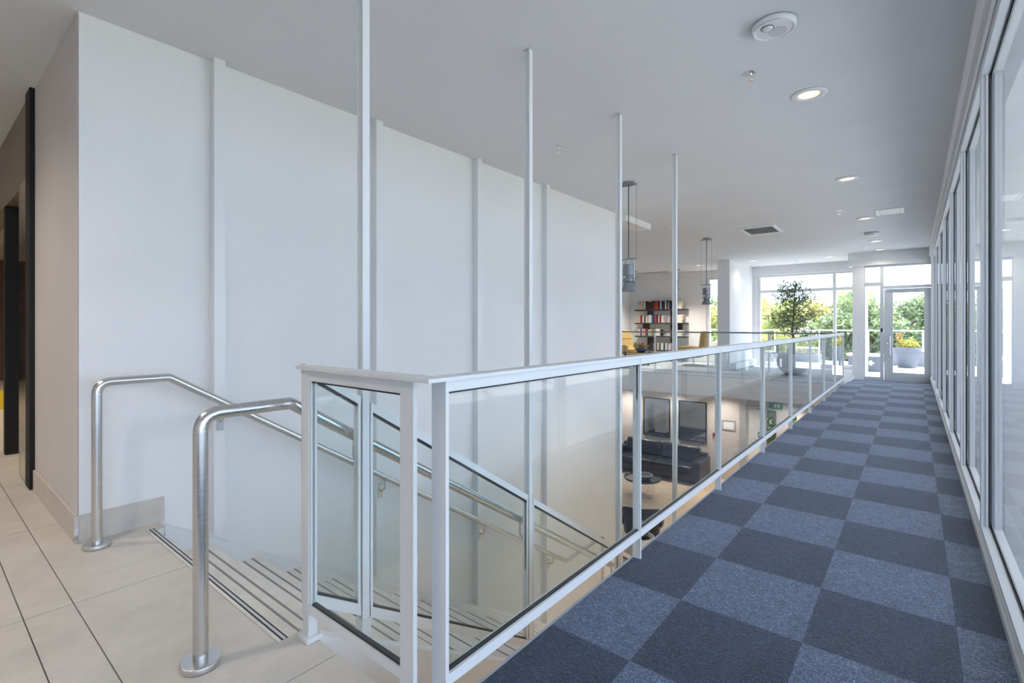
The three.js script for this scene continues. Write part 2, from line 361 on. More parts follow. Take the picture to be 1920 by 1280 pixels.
{ // glazed door with sidelight and transom lights
  const d = struct('door_2'), y0 = -0.13, za = -15.14, zb = -15.02;
  obj('frame', [bx(-0.965, -0.945, y0, 2.71, za, zb), bx(-0.645, -0.575, y0, 2.71, za, zb), bx(0.31, 0.36, y0, 2.71, za, zb), bx(-0.945, -0.645, 2.20, 2.29, za, zb), bx(-0.575, 0.31, 2.13, 2.19, za, zb), bx(-0.945, -0.645, y0, -0.03, za, zb), bx(-0.575, 0.31, 2.66, 2.71, za, zb), bx(-0.945, -0.645, 2.66, 2.71, za, zb)], M.frameGrey, d);
  obj('leaf', [bx(-0.565, -0.395, y0 + 0.02, 2.11, za + 0.02, zb), bx(0.185, 0.305, y0 + 0.02, 2.11, za + 0.02, zb), bx(-0.395, 0.185, y0 + 0.02, 0.10, za + 0.02, zb), bx(-0.395, 0.185, 2.02, 2.11, za + 0.02, zb)], M.frameGrey, d);
  obj('pane', paneZ(-15.08, -0.395, 0.185, 0.10, 2.02), M.clear, d);
  obj('pane', paneZ(-15.08, -0.945, -0.645, -0.03, 2.20), M.clear, d);
  obj('pane', paneZ(-15.08, -0.945, -0.645, 2.29, 2.66), M.clear, d);
  obj('pane', paneZ(-15.08, -0.575, 0.31, 2.19, 2.66), M.clear, d);
  obj('pull_handle', tube([[-0.45, 0.50, zb], [-0.45, 0.50, zb + 0.06], [-0.45, 0.98, zb + 0.06], [-0.45, 0.98, zb]], 0.012, 0.02), M.steel, d);
  obj('lock', cyl(-0.52, 0.78, 0.82, zb + 0.01, 0.02), M.steel, d);
  obj('door_closer', [bx(-0.52, 0.02, 2.115, 2.16, zb, zb + 0.05), bx(0.02, 0.28, 2.10, 2.115, zb + 0.05, zb + 0.08)], M.alu, d);
  obj('card_reader', bx(-0.63, -0.595, 1.08, 1.16, zb, zb + 0.02), M.gasket, d);
  obj('door_threshold', bx(-0.575, 0.31, y0 - 0.005, y0 + 0.015, za, zb + 0.02), M.gasket, d);
}
{ // lower floor far wall with the entrance
  const w = struct('wall_lower_far'), za = -14.0, zb = -13.75, t = -0.49;
  obj('plaster', bx(-8.2, -3.53, L, t, za, zb), M.warmWall, w);
  obj('plaster', bx(-3.53, -3.36, -0.81, t, za, zb), M.warmWall, w);
  obj('header', bx(-3.36, 0.5, -0.90, t, za, zb), M.greyPaint, w);
  obj('panel', bx(-2.67, -2.40, L, -0.90, za, zb), M.greyPaint, w);
  obj('panel', bx(-2.22, -1.6, L, -0.90, za, zb), M.warmWall, w);
  obj('panel', bx(-1.3, 0.5, L, -0.90, za, zb), M.greyPaint, w);
  const d = struct('door_3');
  obj('frame', [bx(-3.53, -3.36, L, -0.81, zb - 0.05, zb + 0.03), bx(-2.99, -2.90, L, -0.90, zb - 0.1, zb)], M.greyPaint, d);
  obj('leaf', bx(-3.36, -2.99, L + 0.01, -0.915, zb - 0.06, zb - 0.015), M.white, d);
  obj('door_closer', [bx(-3.35, -3.12, -0.90, -0.86, zb, zb + 0.05), bx(-3.2, -3.02, -0.855, -0.84, zb + 0.05, zb + 0.07)], M.alu, d);
  for (const [a, b] of [[-2.90, -2.67], [-2.40, -2.22], [-1.6, -1.3]]) obj('pane', paneZ(zb - 0.08, a, b, L, -0.90), M.clear, d);
}

// ---------------------------------------------------------------- glazed partition along the walkway, and the bright room behind it
{
  const p = struct('wall_glazed_right'), zA = -15.0, zB = 3.2;
  each('base_trim', [bx(0.285, 0.31, 0, 0.035, zA, zB), bx(0.295, 0.31, 0.035, 0.05, zA, zB)], M.alu, p);
  each('sill', [bx(XG, 0.336, 0, 0.078, zA, zB), bx(0.347, 0.46, 0, 0.078, zA, zB)], M.aluLight, p);
  each('head', [bx(XG, 0.336, 2.68, 2.735, zA, zB), bx(0.347, 0.46, 2.68, 2.735, zA, zB)], M.aluLight, p);
  each('gasket', [bx(0.336, 0.340, 0.06, 0.081, zA, zB), bx(0.336, 0.340, 2.677, 2.70, zA, zB)], M.gasket, p);
  obj('head_shadow_gap', bx(0.31, 0.46, 2.735, 2.75, zA, zB), M.gasket, p);
  obj('bulkhead', [bx(0.295, 0.46, 2.75, 2.83, zA, zB), bx(0.27, 0.46, 2.83, H, zA, zB)], M.wall, p);
  const zs = [];
  for (let k = -3; k < 7; k++) zs.push(-3.96 - 1.62 * k);
  zs.push(-14.95);
  for (const z of zs) {
    const m = obj('mullion', [bx(XG, 0.320, 0.078, 2.68, z - 0.030, z + 0.030), bx(0.320, 0.331, 0.078, 2.68, z - 0.035, z + 0.035)], M.aluLight, p);
    obj('gasket', bx(0.331, 0.341, 0.081, 2.677, z - 0.036, z + 0.036), M.gasket, m);
    obj('back_mullion', bx(0.347, 0.40, 0.078, 2.68, z - 0.025, z + 0.025), M.aluLight, p);
  }
  for (let k = 0; k < zs.length - 1; k++) obj('pane', paneX(0.336, 0.065, 2.69, zs[k + 1] + 0.002, zs[k] - 0.002, 0.008), M.clear, p);
}
{ // outer glazing of the room beyond the partition
  const p = struct('window_3');
  obj('frame', [bx(4.2, 4.4, -0.5, 0.10, -15.4, 3.3), bx(4.2, 4.4, 2.90, H, -15.4, 3.3)], M.aluLight, p);
  for (let k = 0; k <= 9; k++) obj('mullion', bx(4.22, 4.38, 0.1, 2.9, -15.3 + 2.05 * k - 0.03, -15.3 + 2.05 * k + 0.03), M.aluLight, p);
  for (let k = 0; k < 9; k++) obj('pane', paneX(4.3, 0.1, 2.9, -15.3 + 2.05 * k + 0.03, -15.3 + 2.05 * (k + 1) - 0.03), M.clear, p);
}

// ---------------------------------------------------------------- staircase
const XS = -1.95;
const slope = (za, zb, a, b, x0, x1) => plateYZ([[za, noseY(za) + a], [zb, noseY(zb) + a], [zb, noseY(zb) + b], [za, noseY(za) + b]], x0, x1);
{
  const s = thing('staircase', 'straight staircase of pale stone treads with dark grip strips and white stringers', 'staircase', [-2.8, L, -5.5]);
  const zEnd = Z0 - STEP_D * N_RISE;
  for (let k = 1; k < N_RISE; k++) {
    const y = -STEP_H * k, z = Z0 - STEP_D * k;
    const t = obj('tread', bx(-3.585, -1.98, y - 0.035, y, z, z + STEP_D + 0.03), M.tread, s);
    for (const o of [0.045, 0.10]) obj('grip_strip', bx(-3.57, -1.985, y - 0.002, y + 0.0012, z + o, z + o + 0.012), M.strip, t);
    obj('riser', bx(-3.585, -1.98, y - STEP_H, y - 0.035, z + 0.02, z + 0.035), M.white, s);
  }
  obj('riser', bx(-3.585, -1.98, -STEP_H, -0.04, Z0 + 0.02, Z0 + 0.035), M.white, s);
  obj('landing_nosing', bx(-3.60, -1.93, -0.05, 0.001, Z0, Z0 + 0.045), M.tread, s);
  for (const o of [0.006, 0.024]) obj('grip_strip', bx(-3.60, -1.93, -0.004, 0.0026, Z0 + o, Z0 + o + 0.006), M.gasket, s);
  obj('grip_strip', bx(-3.60, -1.93, -0.004, 0.0022, Z0 + 0.012, Z0 + 0.024), M.alu, s);
  obj('stringer', plateYZ([[-1.02, 0.0], [zEnd, noseY(zEnd) + 0.05], [zEnd, L], [zEnd + 0.35, L], [-1.02, -0.38]], XW, -3.585), M.whiteSatin, s);
  obj('stringer', plateYZ([[-1.037, -0.01], [zEnd, noseY(zEnd) + 0.05], [zEnd, L], [zEnd + 0.35, L], [-1.037, -0.36]], -1.98, -1.905), M.whiteSatin, s);
  obj('underside', plateYZ([[-0.99, -0.34], [zEnd + 0.40, L], [-0.99, L]], -3.6, -1.95), M.slabSide, s);
}
for (const [i, z] of [-1.325, -2.57, -3.84, -5.11].entries()) {
  const y = noseY(z) + 0.07, p = thing('hanger_post', `white steel post from ceiling to stair stringer, ${['by the top step', 'second going down the stair', 'third going down the stair', 'by the foot of the stair'][i]}`, 'post', [XS, y, z], 'white steel posts along the stair');
  obj('post', [bx(XS - 0.021, XS - 0.015, y, H, z - 0.018, z + 0.018), bx(XS + 0.015, XS + 0.021, y, H, z - 0.018, z + 0.018), bx(XS - 0.015, XS + 0.015, y, H, z - 0.016, z + 0.010)], M.white, p);
  obj('base_bracket', bx(XS - 0.026, XS + 0.026, y - 0.03, y + 0.06, z - 0.024, z + 0.024), M.white, p);
  obj('ceiling_plate', bx(XS - 0.026, XS + 0.026, H - 0.005, H, z - 0.024, z + 0.024), M.alu, p);
}
{
  const s = thing('stair_railing', 'sloping glass balustrade between white posts on the open side of stair', 'railing', [XS, 0, -1.0]);
  const zs = [-1.04, -1.325, -2.57, -3.84, -5.11];
  for (let k = 0; k < 4; k++) {
    const za = zs[k] - (k ? 0.026 : 0), zb = zs[k + 1] + 0.026;
    obj('top_rail', slope(za, zb, 1.085, 1.125, XS - 0.02, XS + 0.02), M.white, s);
    obj('bottom_rail', slope(za, zb, 0.14, 0.19, XS - 0.02, XS + 0.02), M.white, s);
    obj('side_frame', bx(XS - 0.018, XS + 0.018, noseY(za) + 0.17, noseY(za) + 1.09, za - 0.013, za), M.white, s);
    obj('side_frame', bx(XS - 0.018, XS + 0.018, noseY(zb) + 0.19, noseY(zb) + 1.1, zb, zb + 0.013), M.white, s);
    each('gasket', [slope(za - 0.013, zb + 0.013, 1.073, 1.085, XS - 0.012, XS + 0.012), slope(za - 0.013, zb + 0.013, 0.19, 0.20, XS - 0.012, XS + 0.012), bx(XS - 0.01, XS + 0.01, noseY(za - 0.013) + 0.19, noseY(za - 0.013) + 1.08, za - 0.018, za - 0.013)], M.gasket, s);
    const a = za - 0.013, b = zb + 0.013;
    obj('glass_pane', paneGeo(V(XS, noseY(a) + 0.19, a), V(XS, noseY(b) + 0.19, b), V(XS, noseY(b) + 1.085, b), V(XS, noseY(a) + 1.085, a), V(0.01, 0, 0)), M.glass, s);
  }
}
{ // tubular handrails
  const mk = (label, x, zp, pts, brackets, side) => {
    const h = thing('handrail', label, 'handrail', [x, 0, zp]);
    obj('rail', sweep(fillets(pts, [0.07, 0.012, 0.012, 0.05]), 0.025, 16), M.steel, h);
    obj('base_flange', lathe(x, 0, zp, [[0, 0], [0.064, 0], [0.066, 0.004], [0.066, 0.02], [0.062, 0.024], [0.03, 0.024], [0, 0.024]], 32), M.steel, h);
    for (const [z, xw] of brackets) {
      const yr = pts[2][1] + (pts[3][1] - pts[2][1]) * (pts[2][2] - z) / (pts[2][2] - pts[3][2]);
      obj('bracket', [tube([[x, yr - 0.02, z], [x, yr - 0.10, z + 0.005], [xw + side * 0.012, yr - 0.13, z]], 0.008, 0.05, 8), rb(Math.min(xw, xw + side * 0.012), Math.max(xw, xw + side * 0.012), yr - 0.19, yr - 0.07, z - 0.022, z + 0.022, 0.004)], M.steel, h);
    }
    return h;
  };
  mk('brushed steel handrail beside the white wall, on a floor post', -3.55, -0.685, [[-3.55, 0, -0.685], [-3.55, 0.92, -0.685], [-3.55, 0.92, -1.03], [-3.55, -1.86, -5.50], [-3.55, -1.86, -6.48], [-3.55, L, -6.48]], [[-1.345, -3.625], [-2.63, -3.625], [-3.915, -3.625], [-5.20, -3.625]], 1);
  mk('brushed steel handrail fixed along the glass side of the stair', -2.02, -0.685, [[-2.02, 0, -0.685], [-2.02, 0.915, -0.685], [-2.02, 0.915, -1.02], [-2.02, -1.83, -5.48], [-2.02, -1.83, -6.2], [-2.02, L, -6.2]], [[-1.325, XS - 0.021], [-2.57, XS - 0.021], [-3.84, XS - 0.021], [-5.11, XS - 0.021]], -1);
}

// ---------------------------------------------------------------- walkway balustrade
{
  const r = thing('glass_railing', 'white framed glass balustrade along the blue carpeted walkway, turning at the stair', 'railing', [-1.146, 0, -1.06]);
  const zs = []; for (let k = 0; k < 9; k++) zs.push(-1.06 - 1.405 * k);
  zs.forEach((z, k) => obj('post', k ? bx(-1.169, -1.126, 0, 1.067, z - 0.012, z) : bx(-1.19, -1.126, 0, 1.067, z - 0.014, z), M.white, r));
  obj('handrail_cap', [bx(-1.186, -1.114, 1.067, 1.079, zs[8] - 0.02, -0.98), bx(-1.90, -1.186, 1.067, 1.079, -1.06, -0.98)], M.white, r);
  for (let k = 0; k < 8; k++) {
    const a = zs[k] - 0.013, b = zs[k + 1];
    obj('top_rail', bx(-1.166, -1.128, 1.032, 1.067, b, a), M.white, r);
    obj('bottom_rail', bx(-1.166, -1.128, 0.113, 0.149, b, a), M.white, r);
    each('gasket', [bx(-1.156, -1.136, 1.025, 1.032, b, a), bx(-1.153, -1.139, 0.149, 0.155, b, a), ...(k ? [] : [bx(-1.153, -1.139, 0.155, 1.025, a - 0.008, a)])], M.gasket, r);
    obj('glass_pane', paneX(-1.15, 0.14, 1.03, b, a), M.glass, r);
  }
  // return across the head of the stair
  obj('post', bx(-1.883, -1.839, 0, 1.067, -1.037, -1.0), M.white, r);
  obj('post', bx(-1.273, -1.208, -0.02, 1.067, -1.016, -1.0), M.white, r);
  obj('base_plate', rb(-1.90, -1.82, 0, 0.02, -1.052, -0.985, 0.004), M.white, r);
  obj('top_rail', bx(-1.839, -1.273, 1.022, 1.067, -1.034, -1.002), M.white, r);
  obj('bottom_rail', bx(-1.839, -1.273, 0.110, 0.144, -1.034, -1.002), M.white, r);
  obj('side_frame', bx(-1.839, -1.826, 0.142, 1.022, -1.03, -1.005), M.white, r);
  each('gasket', [bx(-1.839, -1.273, 1.015, 1.022, -1.028, -1.008), bx(-1.839, -1.273, 0.144, 0.152, -1.026, -1.009), bx(-1.280, -1.273, 0.156, 1.015, -1.026, -1.010)], M.gasket, r);
  obj('glass_pane', paneZ(-1.02, -1.826, -1.275, 0.145, 1.02), M.glass, r);
}
{
  const r = thing('lounge_railing', 'slim glass balustrade at the lounge edge across the far side of the void', 'railing', [-4.5, 0, -12.41]);
  const z = -12.41, x1 = -1.19, x0 = -7.98, n = 5;
  obj('handrail_bar', bx(x0, x1, 1.045, 1.08, z - 0.03, z + 0.03), M.railGrey, r);
  for (let k = 0; k <= n; k++) { const x = x0 + 0.02 + (x1 - x0 - 0.04) * k / n; obj('post', bx(x - 0.02, x + 0.02, 0, 1.045, z - 0.01, z + 0.01), M.white, r); }
  obj('bottom_rail', bx(x0, x1, 0.06, 0.10, z - 0.02, z + 0.02), M.alu, r);
  for (let k = 0; k < n; k++) { const w = (x1 - x0 - 0.04) / n, x = x0 + 0.02 + w * k; obj('glass_pane', paneZ(z, x + 0.021, x + w - 0.021, 0.10, 1.045), M.glass, r); }
}

// ---------------------------------------------------------------- ceiling fittings
function spot(parent, x, y, z, color, power, angle = 1.25, soft = 3) {
  const s = new THREE.SpotLight(color, power, 0, angle, 1, 2); s.name = 'lamp_light'; const o = originOf(parent);
  s.position.set(x - o.x, y - o.y, z - o.z); s.target.position.set(x - o.x, y - 3 - o.y, z - o.z); s.castShadow = true; s.shadow.radius = soft;
  parent.add(s, s.target);
}
const WARM = C(1, 0.80, 0.56), SOFT = C(1, 0.87, 0.74), MILD = C(1, 0.9, 0.78);
function downlight(x, z, label, group, y = H, mat = M.bulb, color = WARM, power = 3) {
  const t = thing('downlight', label, 'ceiling light', [x, y, z], group);
  obj('trim_ring', lathe(x, y, z, [[0.070, 0], [0.122, 0], [0.122, -0.006], [0.114, -0.011], [0.092, -0.013], [0.084, -0.012], [0.072, -0.004], [0.070, 0]], 32), M.white, t);
  obj('lamp_disc', lathe(x, y, z, [[0.0, -0.004], [0.072, -0.004], [0.072, -0.001], [0, -0.001]], 28), mat, t);
  spot(t, x, y - 0.03, z, color, power);
}
downlight(-0.632, -4.43, 'warm recessed downlight over the walkway beside the round ceiling speaker', 'walkway downlights');
downlight(-0.632, -7.28, 'warm recessed downlight over the walkway, second from the ceiling speaker', 'walkway downlights');
downlight(-0.632, -10.16, 'recessed downlight over the walkway beside the white access panel', 'walkway downlights');
downlight(-0.632, -13.05, 'recessed downlight over the walkway, second before the glazed door', 'walkway downlights', H, M.bulbCool, MILD);
downlight(-0.632, -14.55, 'recessed downlight right in front of the glazed door soffit', 'walkway downlights', H, M.bulbCool, MILD);
downlight(-3.48, -14.9, 'recessed downlight over the lounge beside the pier', 'lounge downlights', H, M.bulbCool, MILD, 2);
downlight(-1.73, -15.26, 'recessed downlight over the lounge beside the door soffit', 'lounge downlights', H, M.bulbCool, MILD, 5.5);
downlight(-4.99, -14.98, 'recessed downlight over the lounge near the tan armchair', 'lounge downlights', H, M.bulbCool, MILD, 5.5);
for (const [x, z] of [[-2.6, 0.6], [-4.6, 0.6], [-6.6, 0.6]]) downlight(x, z, 'warm recessed downlight over the tiled landing', 'landing downlights', H, M.bulb, SOFT, 7.5);
for (const [x, z] of [[-7.6, -2.6], [-10.2, -2.6], [-12.8, -2.6], [-10.2, 0.6]]) downlight(x, z, 'warm recessed downlight in the lobby', 'lobby downlights', H, M.bulb, WARM, 14);
for (const x of [-6.6, -5.2, -3.9, -2.4]) downlight(x, -13.25, 'warm recessed downlight under the lounge slab', 'lower floor downlights', -0.49, M.bulb, SOFT, 8);
for (const z of [-3.2, -6.2, -9.2]) downlight(-0.45, z, 'warm recessed downlight under the walkway slab', 'under walkway downlights', -0.36, M.bulb, SOFT, 14);

{
  const t = thing('ceiling_speaker', 'large white round ceiling speaker with a round clear lens', 'speaker', [-0.647, H, -3.265]);
  const [x, z] = [-0.647, -3.265];
  obj('housing', lathe(x, H, z, [[0, 0], [0.118, 0], [0.12, -0.012], [0.117, -0.026], [0.108, -0.034], [0.102, -0.036], [0, -0.036]], 40), M.white, t);
  obj('rim', lathe(x, H, z, [[0.104, -0.034], [0.112, -0.036], [0.112, -0.040], [0.104, -0.041], [0.1, -0.036]], 40), M.whiteSatin, t);
  obj('grille', lathe(x + 0.015, H, z - 0.03, [[0, -0.036], [0.05, -0.036], [0.05, -0.039], [0.042, -0.039], [0.042, -0.0375], [0.03, -0.0375], [0.03, -0.039], [0, -0.039]], 28), M.aluLight, t);
  obj('lens_ring', lathe(x - 0.025, H, z + 0.045, [[0.030, -0.036], [0.036, -0.036], [0.036, -0.041], [0.030, -0.041], [0.030, -0.036]], 24), M.strip, t);
  obj('strobe_lens', lathe(x - 0.025, H, z + 0.045, [[0, -0.036], [0.030, -0.036], [0.029, -0.042], [0.02, -0.048], [0, -0.05]], 24), phy({ color: C(0.75, 0.77, 0.8), roughness: 0.1, clearcoat: 1 }), t);
  const b = thing('ceiling_speaker', 'small white round ceiling speaker between downlights farther along the walkway', 'speaker', [-0.639, H, -11.82]);
  obj('housing', lathe(-0.639, H, -11.82, [[0, 0], [0.118, 0], [0.12, -0.03], [0.1, -0.06], [0, -0.062]], 32), M.alu, b);
}
for (const [x, z, l] of [[-0.902, -3.796, 'chrome sprinkler head beside the round ceiling speaker'], [-2.778, -4.16, 'chrome sprinkler head in the ceiling over the stair'], [-3.547, -8.848, 'chrome sprinkler head beyond the end of the white wall'], [-0.908, -9.196, 'chrome sprinkler head beside the white access panel'], [-3.623, -12.188, 'chrome sprinkler head above the lounge railing'], [-2.526, -15.572, 'chrome sprinkler head by the lounge window soffit'], [-0.925, -13.964, 'chrome sprinkler head in front of the glazed door']]) {
  const t = thing('sprinkler_head', l, 'sprinkler', [x, H, z], 'ceiling sprinklers');
  obj('escutcheon', lathe(x, H, z, [[0, 0], [0.036, 0], [0.038, -0.005], [0.024, -0.009], [0, -0.009]], 20), M.chrome, t);
  obj('frame', [cyl(x, H - 0.03, H - 0.008, z, 0.009, 0.009, 10), tube([[x - 0.011, H - 0.028, z], [x - 0.013, H - 0.045, z], [x, H - 0.058, z]], 0.0028, 0, 6), tube([[x + 0.011, H - 0.028, z], [x + 0.013, H - 0.045, z], [x, H - 0.058, z]], 0.0028, 0, 6)], M.chrome, t);
  obj('deflector', lathe(x, H, z, [[0, -0.058], [0.018, -0.06], [0.018, -0.062], [0, -0.062]], 14), M.chrome, t);
}
{
  const [x0, x1, z0, z1] = [-2.52, -1.93, -10.55, -9.77], t = thing('air_vent', 'square white ceiling air diffuser with dark blades', 'air vent', [(x0 + x1) / 2, H, (z0 + z1) / 2]);
  obj('frame', [bx(x0, x1, H - 0.02, H, z0, z0 + 0.05), bx(x0, x1, H - 0.02, H, z1 - 0.05, z1), bx(x0, x0 + 0.05, H - 0.02, H, z0 + 0.05, z1 - 0.05), bx(x1 - 0.05, x1, H - 0.02, H, z0 + 0.05, z1 - 0.05)], M.white, t);
  obj('backing', bx(x0 + 0.05, x1 - 0.05, H - 0.004, H, z0 + 0.05, z1 - 0.05), M.greyPaint, t);
  for (let k = 0; k < 7; k++) { const z = z0 + 0.09 + k * (z1 - z0 - 0.18) / 6; const g = new THREE.BoxGeometry(x1 - x0 - 0.1, 0.003, 0.07); g.rotateX(0.35); g.translate((x0 + x1) / 2, H - 0.014, z); obj('blade', g, M.white, t); }
}
{
  const [x0, x1, z0, z1] = [-0.47, -0.12, -10.0, -9.55], t = thing('access_panel', 'white rectangular access panel in the ceiling by the glazed partition', 'access panel', [(x0 + x1) / 2, H, (z0 + z1) / 2]);
  obj('panel', bx(x0 + 0.05, x1 - 0.05, H - 0.010, H, z0, z1), M.whiteSatin, t);
  obj('end_strip', bx(x0, x0 + 0.045, H - 0.014, H, z0, z1), M.whiteSatin, t);
  obj('end_strip', bx(x1 - 0.045, x1, H - 0.014, H, z0, z1), M.whiteSatin, t);
}
{
  const t = thing('slot_diffuser', 'dark slot diffuser in the lounge ceiling above the bookshelf', 'air vent', [-7.0, H, -16.0]);
  obj('frame', bx(-7.5, -6.3, H - 0.012, H, -16.12, -15.95), M.alu, t);
  obj('slot', bx(-7.46, -6.34, H - 0.014, H - 0.004, -16.09, -15.98), M.gasket, t);
}
function pendant(x, z, yb, label, power = 10, angle = 0.62) {
  const t = thing('pendant_lamp', label, 'pendant lamp', [x, H, z], 'grey pendant lamps'), b = yb;
  obj('canopy', [cyl(x, H - 0.035, H, z, 0.075, 0.075, 24), bx(x - 0.115, x + 0.115, H - 0.045, H - 0.033, z - 0.012, z + 0.012)], M.lampGrey, t);
  obj('cable', cyl(x, b + 0.42, H - 0.04, z, 0.006, 0.006, 8), M.cable, t);
  for (const s of [-1, 1]) obj('suspension_wire', cyl(x + s * 0.105, b + 0.405, H - 0.04, z, 0.0016, 0.0016, 6), M.cable, t);
  obj('crossbar', [bx(x - 0.115, x + 0.115, b + 0.395, b + 0.408, z - 0.012, z + 0.012), cyl(x, b + 0.40, b + 0.43, z, 0.016)], M.lampGrey, t);
  obj('yoke', [bx(x - 0.078, x - 0.070, b + 0.12, b + 0.40, z - 0.01, z + 0.01), bx(x + 0.070, x + 0.078, b + 0.12, b + 0.40, z - 0.01, z + 0.01), cyl(x, b + 0.335, b + 0.395, z, 0.014)], M.alu, t);
  obj('lamp_housing', lathe(x, b, z, [[0, 0.335], [0.066, 0.335], [0.07, 0.33], [0.07, 0.20], [0.066, 0.195], [0, 0.195]], 28), M.lampGrey, t);
  obj('neck_ring', [lathe(x, b, z, [[0.02, 0.16], [0.06, 0.16], [0.066, 0.155], [0.066, 0.125], [0.06, 0.12], [0.02, 0.12]], 28), cyl(x, b + 0.12, b + 0.20, z, 0.03, 0.03, 16)], M.lampGrey, t);
  obj('shade', lathe(x, b, z, [[0.032, 0.122], [0.045, 0.12], [0.098, 0.0], [0.094, 0.0], [0.04, 0.114], [0.03, 0.116]], 32), M.lampGrey, t);
  obj('bulb', lathe(x, b, z, [[0, 0.105], [0.022, 0.09], [0.03, 0.06], [0.02, 0.035], [0, 0.028]], 16), M.bulbCool, t);
  spot(t, x, b + 0.02, z, MILD, power, angle, 2);
}
pendant(-2.78, -5.74, 1.665, 'grey pendant lamp with cone shade hanging over the stair void beside the white wall end');
pendant(-3.31, -10.41, 1.665, 'grey pendant lamp with cone shade hanging over the void in front of the slim window');
pendant(-7.19, -15.2, 2.38, 'short grey pendant lamp hanging at the wall end of the bookshelf', 16, 1.25);
pendant(-5.9, -15.6, 2.36, 'short grey pendant lamp hanging between the bookshelf and the slim window', 16, 1.25);

// ---------------------------------------------------------------- lounge: bookshelf, armchairs, tables, planter
{
  const t = thing('bookshelf', 'dark wall shelf of four staggered boards holding books', 'bookshelf', [-6.8, 0, -16.55]), zb = -16.69, zf = -16.42;
  for (const y of [1.79, 1.325, 0.87, 0.39]) obj('shelf_board', rb(-7.72, -5.89, y - 0.05, y, zb, zf, 0.004), M.darkShelf, t);
  for (const [a, b, y0, y1] of [[-7.33, -7.13, 1.325, 1.74], [-7.50, -7.28, 0.87, 1.275], [-6.24, -6.10, 0.87, 1.275], [-7.33, -7.13, 0.39, 0.82], [-6.50, -6.44, 0.0, 1.74]]) obj('upright', bx(a, b, y0, y1, zb, zb + 0.06), M.darkShelf, t);
  const palettes = [
    ['cream', C(0.62, 0.50, 0.40)], ['cream', C(0.66, 0.55, 0.45)], ['cream', C(0.60, 0.47, 0.38)], ['white', C(0.7, 0.7, 0.68)], ['black', C(0.015, 0.014, 0.018)], ['dark maroon', C(0.05, 0.01, 0.012)], ['red', C(0.45, 0.03, 0.025)], ['orange', C(0.6, 0.14, 0.04)], ['blue', C(0.06, 0.10, 0.35)], ['navy', C(0.02, 0.025, 0.06)], ['grey', C(0.35, 0.38, 0.40)], ['pink', C(0.5, 0.22, 0.25)], ['olive', C(0.36, 0.34, 0.12)], ['pale green', C(0.42, 0.48, 0.38)], ['brown', C(0.14, 0.06, 0.03)],
  ];
  const mats = palettes.map(([n, c]) => [n, std({ color: c, roughness: 0.6 })]), pageMat = std({ color: C(0.7, 0.66, 0.58), roughness: 0.9 });
  const rows = [
    ['topmost', 1.79, 0.29, [0, 1, 2, 0, 10, 3, 4, 4, 5, 5, 4, 5, 4, 6, 6, 7, 6, 9, 8, 3, 4, 9, 4, 3, 4, 10, 4, 9]],
    ['second', 1.325, 0.27, [2, 0, 1, 6, 5, 3, 1, 4, 3, 10, 13, 3, 3, 8, 9, 14, 6, 4, 9, 0, 6, 4, 3, 3, 11, 10]],
    ['third', 0.87, 0.25, [1, 0, 3, 4, 0, 11, 3, 11, 6, 9, 10, 13, 12, 12, 4, 3, 9, 3, 1, 3, 10, 4]],
    ['lowest', 0.39, 0.25, [9, 4, 0, 7, 14, 3, 13, 9, 3, 3, 10, 4, 3, 10, 11, 3, 10, 3, 9, 10]],
  ];
  for (const [nm, y, h, list] of rows) {
    let x = nm === 'topmost' ? -7.58 : nm === 'lowest' ? -7.12 : -7.64;
    for (const k of list) {
      const w = rr(0.028, 0.052), hh = h * rr(0.84, 1.02), d = rr(0.15, 0.2);
      if (x + w > -6.35) break;
      const b = thing('book', `${mats[k][0]} book standing upright on the ${nm} board of the wall shelf`, 'book', [x + w / 2, y, -16.55], 'books on the wall shelf');
      obj('cover', [bx(x, x + 0.004, y, y + hh, -16.42 - d, -16.43), bx(x + w - 0.005, x + w - 0.001, y, y + hh, -16.42 - d, -16.43), bx(x, x + w - 0.001, y, y + hh, -16.434, -16.43)], mats[k][1], b);
      obj('pages', bx(x + 0.004, x + w - 0.005, y + 0.003, y + hh - 0.005, -16.42 - d + 0.003, -16.434), pageMat, b);
      x += w + 0.001;
    }
  }
  for (const [nm, y, list] of [['topmost', 1.79, [0, 1, 0, 2, 1, 0, 1]], ['second', 1.325, [1, 0, 11, 6, 7, 7, 0]], ['third', 0.87, [10, 4, 3, 10, 14]]]) {
    let yy = y;
    for (const k of list) {
      const h = rr(0.032, 0.045), w = rr(0.2, 0.26), b = thing('book', `${mats[k][0]} book lying flat in the pile at the end of the ${nm} board`, 'book', [-6.1, yy, -16.55], 'books on the wall shelf');
      obj('cover', [bx(-6.24, -6.24 + w, yy, yy + 0.004, -16.60, -16.43), bx(-6.24, -6.24 + w, yy + h - 0.004, yy + h, -16.60, -16.43), bx(-6.24, -6.236, yy, yy + h, -16.60, -16.43)], mats[k][1], b);
      obj('pages', bx(-6.236, -6.243 + w, yy + 0.004, yy + h - 0.004, -16.597, -16.433), pageMat, b);
      yy += h;
    }
  }
}
